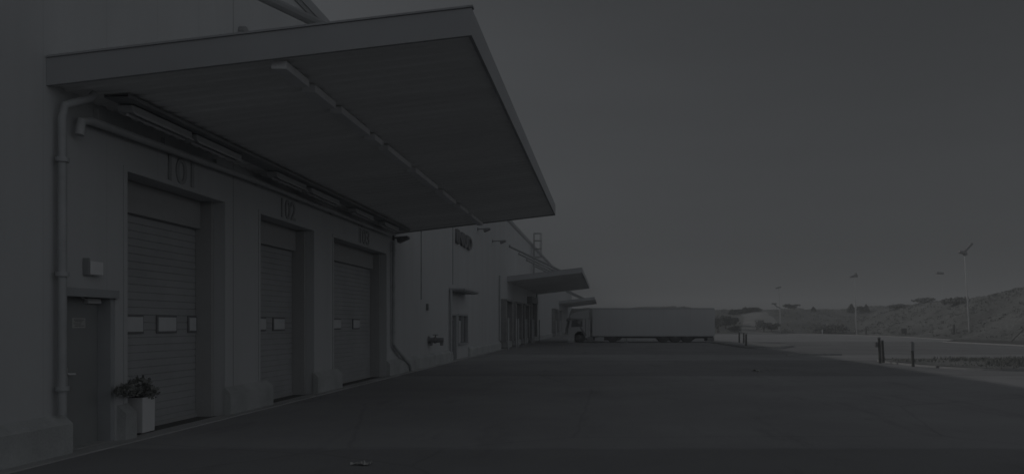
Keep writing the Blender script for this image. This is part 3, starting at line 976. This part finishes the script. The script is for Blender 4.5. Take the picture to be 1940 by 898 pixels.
b = MB(); b.box(X(1076), X(1104), yn - 0.05, yn + 0.20, Z(606.2), Z(604.2), bevel=0.02); b.build('sun_visor', M['dark'], cab)
b = MB(); b.prism([(X(a), Z(b_)) for a, b_ in [(1097.5, 619.5), (1101, 619.5), (1111.5, 635), (1108.5, 637.5)]], 'Y', yn + 0.04, yn + 0.049); b.build('stripe', M['dark'], cab)
b = MB(); b.box(X(1108.6), X(1110), yn + 0.035, yn + 0.049, Z(632), Z(604)); b.build('door_seam', M['dark'], cab)
b = MB(); b.tube([(X(1091), yn + 0.05, Z(606)), (X(1096), yn - 0.25, Z(605.5)), (X(1096), yn - 0.25, Z(613))], 0.03, 6); b.box(X(1094.4), X(1100), yn - 0.33, yn - 0.2, Z(613.5), Z(606), bevel=0.03); b.build('mirror', M['dark'], cab)
b = MB(); b.tube([(X(1080), yn + 0.3, Z(604)), (X(1074.5), yn + 0.2, Z(602)), (X(1074), yn + 0.2, Z(608))], 0.03, 6); b.box(X(1073), X(1075.6), yn + 0.12, yn + 0.3, Z(609), Z(604), bevel=0.02); b.build('front_mirror', M['dark'], cab)
b = MB(); b.box(X(1075.4), X(1077.3), yn + 0.2, yf - 0.2, Z(621.5), Z(607), bevel=0.02); b.build('windscreen', M['glass'], cab)
b = MB(); b.box(X(1075), X(1088), yn + 0.02, yf - 0.02, Z(649.5), Z(645), bevel=0.03); b.build('bumper', M['pipe'], cab)
b = MB(); b.box(X(1075.6), X(1080), yn + 0.04, yn + 0.3, Z(644), Z(640), bevel=0.02); b.build('headlight', M['pane'], cab)
b = MB(); b.box(X(1119.2), X(1120.6), yn + 0.3, yn + 0.5, Z(638), Z(616), bevel=0.02); b.build('air_intake', M['dark'], cab)
b = MB(); b.box(X(1179), X(1181), yn + 0.4, yn + 0.6, Z(640), Z(637)); b.build('bracket', M['dark'], TR)

# ------------------------------------------------------------------ posts, bollards
def post_proto(h, r, name='bollard', capped=True):
    b = MB(); b.lathe([(r * 1.02, -0.1), (r, 0.0), (r * 0.97, h - 0.05), (r * 0.8, h)], (0, 0, 0), n=12)
    return b.build(name, M['post'], None, True)

GP = 'dark posts on the traffic island'
first = None
for px, pyb, top, lab_ in [(1400.5, 649, 637, 'dark post on the traffic island, the one apart on the left'), (1409, 650, 636, 'dark post on the traffic island, middle of the three and slightly tallest'), (1413.5, 655, 638, 'dark post on the traffic island, closest to the camera')]:
    Y = F * (EYE - 0.14) / (pyb - 613)
    if first is None:
        first = post_proto(0.85, 0.075)
        o = first
    else:
        o = first.copy(); COL.objects.link(o)
    o.location = ((px - 1148) * Y / F, Y, 0.14)
    tag(o, lab_, 'bollard', GP)

GV = 'bollards at the end of the verge'
def bollard(px, pyb, h, lab_, extra):
    Y = F * (EYE - 0.15) / (pyb - 613)
    x = (px - 1148) * Y / F
    e = empty('bollard', (x, Y, 0.10), lab_, 'bollard', GV)
    lean = -0.05
    b = MB(); b.tube([(x, Y, 0.05), (x + lean * 0.5, Y, 0.15 + h * 0.5), (x + lean, Y, 0.15 + h - 0.03)], 0.062, 12, r2=0.058); b.build('post', M['post'], e, True)
    b = MB(); b.lathe([(0.07, 0), (0.075, 0.02), (0.05, 0.055), (0.01, 0.065)], (x + lean, Y, 0.15 + h - 0.03), n=12); b.build('cap', M['dark'], e, True)
    if extra == 'box':
        b = MB(); b.box(x + lean - 0.17, x + lean - 0.05, Y - 0.07, Y + 0.07, 0.15 + h * 0.60, 0.15 + h * 0.82, bevel=0.01); b.build('socket_box', M['dark'], e)
    if extra == 'collar':
        b = MB(); b.lathe([(0.085, -0.16), (0.085, 0.16)], (x + lean * .8, Y, 0.15 + h * 0.8), n=12); b.build('sleeve', M['trim'], e, True)
    return e
bollard(1667.5, 683.5, 0.99, 'dark bollard on the verge carrying a small box on its side', 'box')
bollard(1673.5, 682.5, 0.86, 'plain thin dark bollard on the verge close behind the one with the box', None)
bollard(1730, 689.5, 0.86, 'dark bollard standing alone on the verge with a thick sleeve near its top', 'collar')

def ground_z(x, y): return max(hill_h(x, y), 0.0)
def thin_post(px, Y, h, r, m, name, lab_, cat):
    x = (px - 1148) * Y / F
    z = ground_z(x, Y)
    b = MB(); b.lathe([(r, -0.2), (r, h - r), (r * 0.5, h)], (0, 0, 0), n=8)
    o = b.build(name, m, None, True)
    o.location = (x, Y, z)
    return tag(o, lab_, cat)
thin_post(1807, 97, 1.25, 0.16, M['post'], 'wooden_post', 'short thick dark post at the bank foot left of the tallest lamp', 'post')
thin_post(1640.5, 124, 1.35, 0.14, M['post'], 'wooden_post', 'dark post at the far bank foot beside the middle lamp post', 'post')
thin_post(1558, 126, 0.85, 0.07, M['white'], 'marker_post', 'thin pale marker post at the far edge of the yard', 'post')
x = (1712 - 1148) * 112 / F
e = empty('utility_box', (x, 112, ground_z(x, 112)), 'small dark cabinet standing on the grassy bank', 'cabinet')
zb = ground_z(x, 112)
MB().box(x - 0.38, x + 0.38, 111.8, 112.2, zb + 0.25, zb + 1.0, bevel=0.03).build('cabinet', M['post'], e)
for dx in (-0.25, 0.25):
    MB().box(x + dx - 0.04, x + dx + 0.04, 111.95, 112.05, zb - 0.2, zb + 0.255).build('leg', M['post'], e)
# leaning pole on the right
b = MB()
p0 = at(1916, 641, 79); p1 = at(1946, 617, 81)
b.tube([p0 + Vector((0, 0, -0.3)), p1], 0.06, 8)
tag(b.build('leaning_pole', M['post'], None, True), 'thin dark pole leaning over at the right edge of the picture', 'pole')

# ------------------------------------------------------------------ lamp posts
def lamp_post(px0, py0, px1, py1, Y, r, lab_, heads, ground=True):
    a = at(px0, py0, Y); b_ = at(px1, py1, Y)
    if ground: a.z = min(a.z, ground_z(a.x, Y))
    e = empty('lamp_post', a, lab_, 'lamp post', 'lamp posts round the yard')
    MB().tube([a + Vector((0, 0, -0.3)), (a + b_) / 2, b_], r, 10, r2=r * 0.6).build('pole', M['steel'], e, True)
    for h in heads:
        h(e, b_)
    return e
def head_tilt(dx, dz, w, d, t, ang, yaw=0.0, arm=True):
    def f(e, top):
        m = MB(); m.box(-w / 2, w / 2, -d / 2, d / 2, -t / 2, t / 2, bevel=min(0.05, t / 3))
        Mx = Matrix.Translation(top + Vector((dx, 0, dz))) @ Matrix.Rotation(R(yaw), 4, 'Z') @ Matrix.Rotation(R(ang), 4, 'Y')
        m.v = [tuple(Mx @ Vector(p)) for p in m.v]
        if arm: m.tube([top + Vector((0, 0, -0.15)), top + Vector((dx, 0, dz))], 0.06, 6)
        m.build('lamp_head', M['dark'], e)
    return f
lamp_post(1838, 642, 1827, 476, 94, 0.11, 'tallest grey lamp post on the right with two tilted heads', [head_tilt(0.45, 0.45, 1.3, 0.6, 0.26, -48), head_tilt(-0.25, -0.15, 0.8, 0.6, 0.3, 14), head_tilt(0.1, -0.35, 0.35, 0.4, 0.4, 60)])
lamp_post(1623.5, 635, 1618, 524, 125, 0.12, 'slender lamp post in the middle of the far yard edge', [head_tilt(-0.1, 0.1, 1.1, 0.7, 0.3, -20), head_tilt(0.35, 0.25, 0.7, 0.6, 0.25, 65)])
def arm_low(e, top):
    a = at(1478, 583.5, 137.9); b_ = at(1466, 575.5, 137.5)
    m = MB(); m.tube([a, (a + b_) / 2 + Vector((0, 0, -0.12)), b_], 0.09, 8); m.build('arm', M['dark'], e, True)
    m = MB(); m.box(b_.x - 0.35, b_.x + 0.45, 137.3, 137.8, b_.z - 0.1, b_.z + 0.14, bevel=0.05); m.build('lamp_head', M['dark'], e)
lamp_post(1479.5, 633, 1475.5, 546, 138, 0.11, 'farthest lamp post with a low side arm lamp nearest the lorry', [head_tilt(-0.1, 0.1, 0.9, 0.6, 0.25, -14), arm_low])
lamp_post(1788, 580, 1783, 518, 132, 0.05, 'lamp on a thread thin pole rising from behind the bank', [head_tilt(-0.25, 0.05, 1.15, 0.7, 0.34, 8)])

# ------------------------------------------------------------------ vegetation
def tree(px, Y, top, wd, kind, lab_, grp, seed, name='tree'):
    rn = random.Random(seed)
    x = (px - 1148) * Y / F
    z = ground_z(x, Y)
    h = max(0.9, EYE - (top - 613) * Y / F - z)
    e = empty(name, (x, Y, z), lab_, 'tree' if name != 'bush' else 'bush', grp)
    t = MB(); t.tube([(x, Y, z - 0.3), (x + 0.05, Y, z + h * 0.4), (x, Y, z + h * 0.92)], 0.035 * h + 0.03, 7, r2=0.02)
    c = MB()
    if kind == 'conifer':
        n = 9
        for i in range(n):
            f = i / (n - 1)
            zz_ = z + h * (0.16 + 0.82 * f)
            rr = wd / 2 * (1 - f) ** 0.8 + 0.05 * wd
            for k in range(5):
                a = k * 1.257 + i * 0.7 + rn.uniform(-.3, .3)
                q = (x + rr * 0.55 * math.cos(a), Y + rr * 0.55 * math.sin(a), zz_ - 0.03 * h * rn.random())
                leaves(c, q, rr * 0.6, rr * 0.6, h * 0.06, 26, 0.10 * wd * 0.6 + 0.12, rn, 0.1, -0.2)
                if k % 2 == 0: t.tube([(x, Y, zz_), (x + rr * 0.7 * math.cos(a), Y + rr * 0.7 * math.sin(a), zz_ - 0.05 * h)], 0.02 * wd * 0.3 + .01, 4, r2=0.006)
        m_ = M['needles']
    else:
        n = 12
        for i in range(n):
            a = rn.uniform(0, 6.28); f = rn.random()
            q = (x + wd * 0.34 * math.cos(a) * f ** .5, Y + wd * 0.34 * math.sin(a) * f ** .5, z + h * (0.28 + 0.5 * rn.random()))
            s_ = rn.uniform(0.16, 0.28)
            leaves(c, q, wd * s_, wd * s_, h * s_ * 0.8, 90, 0.10 * wd * 0.5 + 0.10, rn, 0.2)
            t.tube([(x, Y, z + h * 0.2), q], 0.02 * h, 5, r2=0.01)
        m_ = M['needles'] if kind == 'dark' else M['scrub']
    t.build('trunk' if name != 'bush' else 'stem', M['bark'], e)
    c.build('crown', m_, e)
    return e

GT = 'trees behind the lorry'
tree(1412, 158, 584.5, 2.2, 'conifer', 'tallest pointed conifer on the skyline behind the lorry', GT, 11)
tree(1401, 158, 588, 2.6, 'dark', 'broad dark tree on the skyline left of the tallest conifer', GT, 12)
tree(1387, 157, 587.5, 1.8, 'conifer', 'small pointed conifer on the skyline, between the trailer end and the tallest conifer', GT, 13)
tree(1375, 141, 595, 2.6, 'dark', 'dark bushy tree on the slope near the trailer end, left of the pale track', GT, 14)
tree(1390, 144, 600, 2.4, 'dark', 'dark bushy tree overhanging the left edge of the pale track', GT, 15)
tree(1360, 136, 591, 2.2, 'scrub', 'greyish bushy tree touching the back of the trailer', GT, 16)
tree(1429, 158, 589, 3.0, 'dark', 'low dark tree on the skyline right of the tallest conifer', GT, 17)
GF = 'bushes at the foot of the bank'
tree(1391, 137, 616, 2.2, 'dark', 'low dark bush at the foot of the trees by the trailer', GF, 18, 'bush')
tree(1447, 137, 606, 3.2, 'scrub', 'rough bush right of the pale track at the bank foot', GF, 19, 'bush')
tree(1461, 138, 610, 3.0, 'dark', 'dark rough bush between the pale track and the farthest lamp post', GF, 20, 'bush')
GS = 'trees along the skyline of the far bank'
labs = ['tiny pointed tree alone on the skyline, left of the middle lamp post', 'small pointed tree on the skyline touching the left of the middle lamp post', 'small dark tree on the skyline just right of the middle lamp post',
        'pointed dark tree on the skyline, farther right of the middle lamp post', 'broad dark tree on the skyline near the farthest lamp post']
for i, (px, Y, top, wd, k) in enumerate([(1541, 162, 582, 1.0, 'conifer'), (1613, 162, 577, 1.7, 'conifer'), (1631, 162, 579, 1.8, 'dark'), (1641, 162, 578, 1.5, 'conifer'), (1500, 162, 583, 3.4, 'dark')]):
    tree(px, Y, top, wd, k, labs[i], GS, 30 + i)
GB2 = 'bushes on the bank'
tree(1812, 118, 563, 4.6, 'scrub', 'rounded grey bush on the crest of the bank left of the tallest lamp', GB2, 40, 'bush')
tree(1570, 136, 613, 6.0, 'scrub', 'wide low bush at the far bank foot', GB2, 41, 'bush')
tree(1752, 134, 580, 4.6, 'scrub', 'low bush along the crest left of the thread thin lamp', GB2, 42, 'bush')
tree(1700, 144, 585, 4.0, 'scrub', 'pale low bush on the far crest above the small cabinet', GB2, 43, 'bush')

# scrub covering the hillside: nobody could count it
rn = random.Random(99)
m = MB()
cnt = 0
while cnt < 4000:
    if rn.random() < 0.62:
        x = rn.uniform(40, 66); y = rn.uniform(62, 140)
    else:
        x = rn.uniform(12, 60); y = rn.uniform(133, 172)
    z = hill_h(x, y)
    if z < 0.15: continue
    if mnoise.noise(Vector((x * 0.12, y * 0.12, 0))) < rn.uniform(-0.5, 0.35): continue
    # keep the track clear
    t = (y - 132) / 34
    if 0 <= t <= 1 and abs(x - (26.0 + 3.2 * math.sin(t * 2.4) - t * 1.5 + t * t * 2)) < 3.4: continue
    s = rn.uniform(0.1, 0.34)
    for k in range(5):
        d = Vector((rn.gauss(0, .6), rn.gauss(0, .6), rn.uniform(.5, 1.2))).normalized() * s
        w = Vector((rn.gauss(0, 1), rn.gauss(0, 1), 0)).normalized() * s * 0.28
        p = Vector((x + rn.gauss(0, .2), y + rn.gauss(0, .2), z - 0.03))
        m.add([p - w, p + w, p + d + w * .3, p + d - w * .3], [(0, 1, 2, 3)])
    cnt += 1
tag(m.build('hillside_scrub', M['scrub']), kind='stuff', label='rough dry scrub and grass covering the bank', cat='scrub')

# grass on the verge
m = MB()
cnt = 0
while cnt < 9000:
    x = rn.uniform(12.2, 33.8); y = rn.uniform(28.9, 37.2)
    if x < 12.9 + max(0, 32 - y) * 0.5: continue
    if x < 16 and rn.random() < .6: continue
    if mnoise.noise(Vector((x * 0.35, y * 0.35, 4))) < rn.uniform(-.45, .35): continue
    if y < 30.2 and rn.random() < 0.75: continue
    s = rn.uniform(0.05, 0.22) * (0.5 if x < 15 else 1)
    d = Vector((rn.gauss(0, .4), rn.gauss(0, .4), 1)).normalized() * s
    w = Vector((rn.gauss(0, 1), rn.gauss(0, 1), 0)).normalized() * 0.03
    p = Vector((x, y, 0.098))
    m.add([p - w, p + w, p + d], [(0, 1, 2)])
    cnt += 1
tag(m.build('verge_grass', M['grass']), kind='stuff', label='patchy dry grass on the verge behind the bollards', cat='grass')
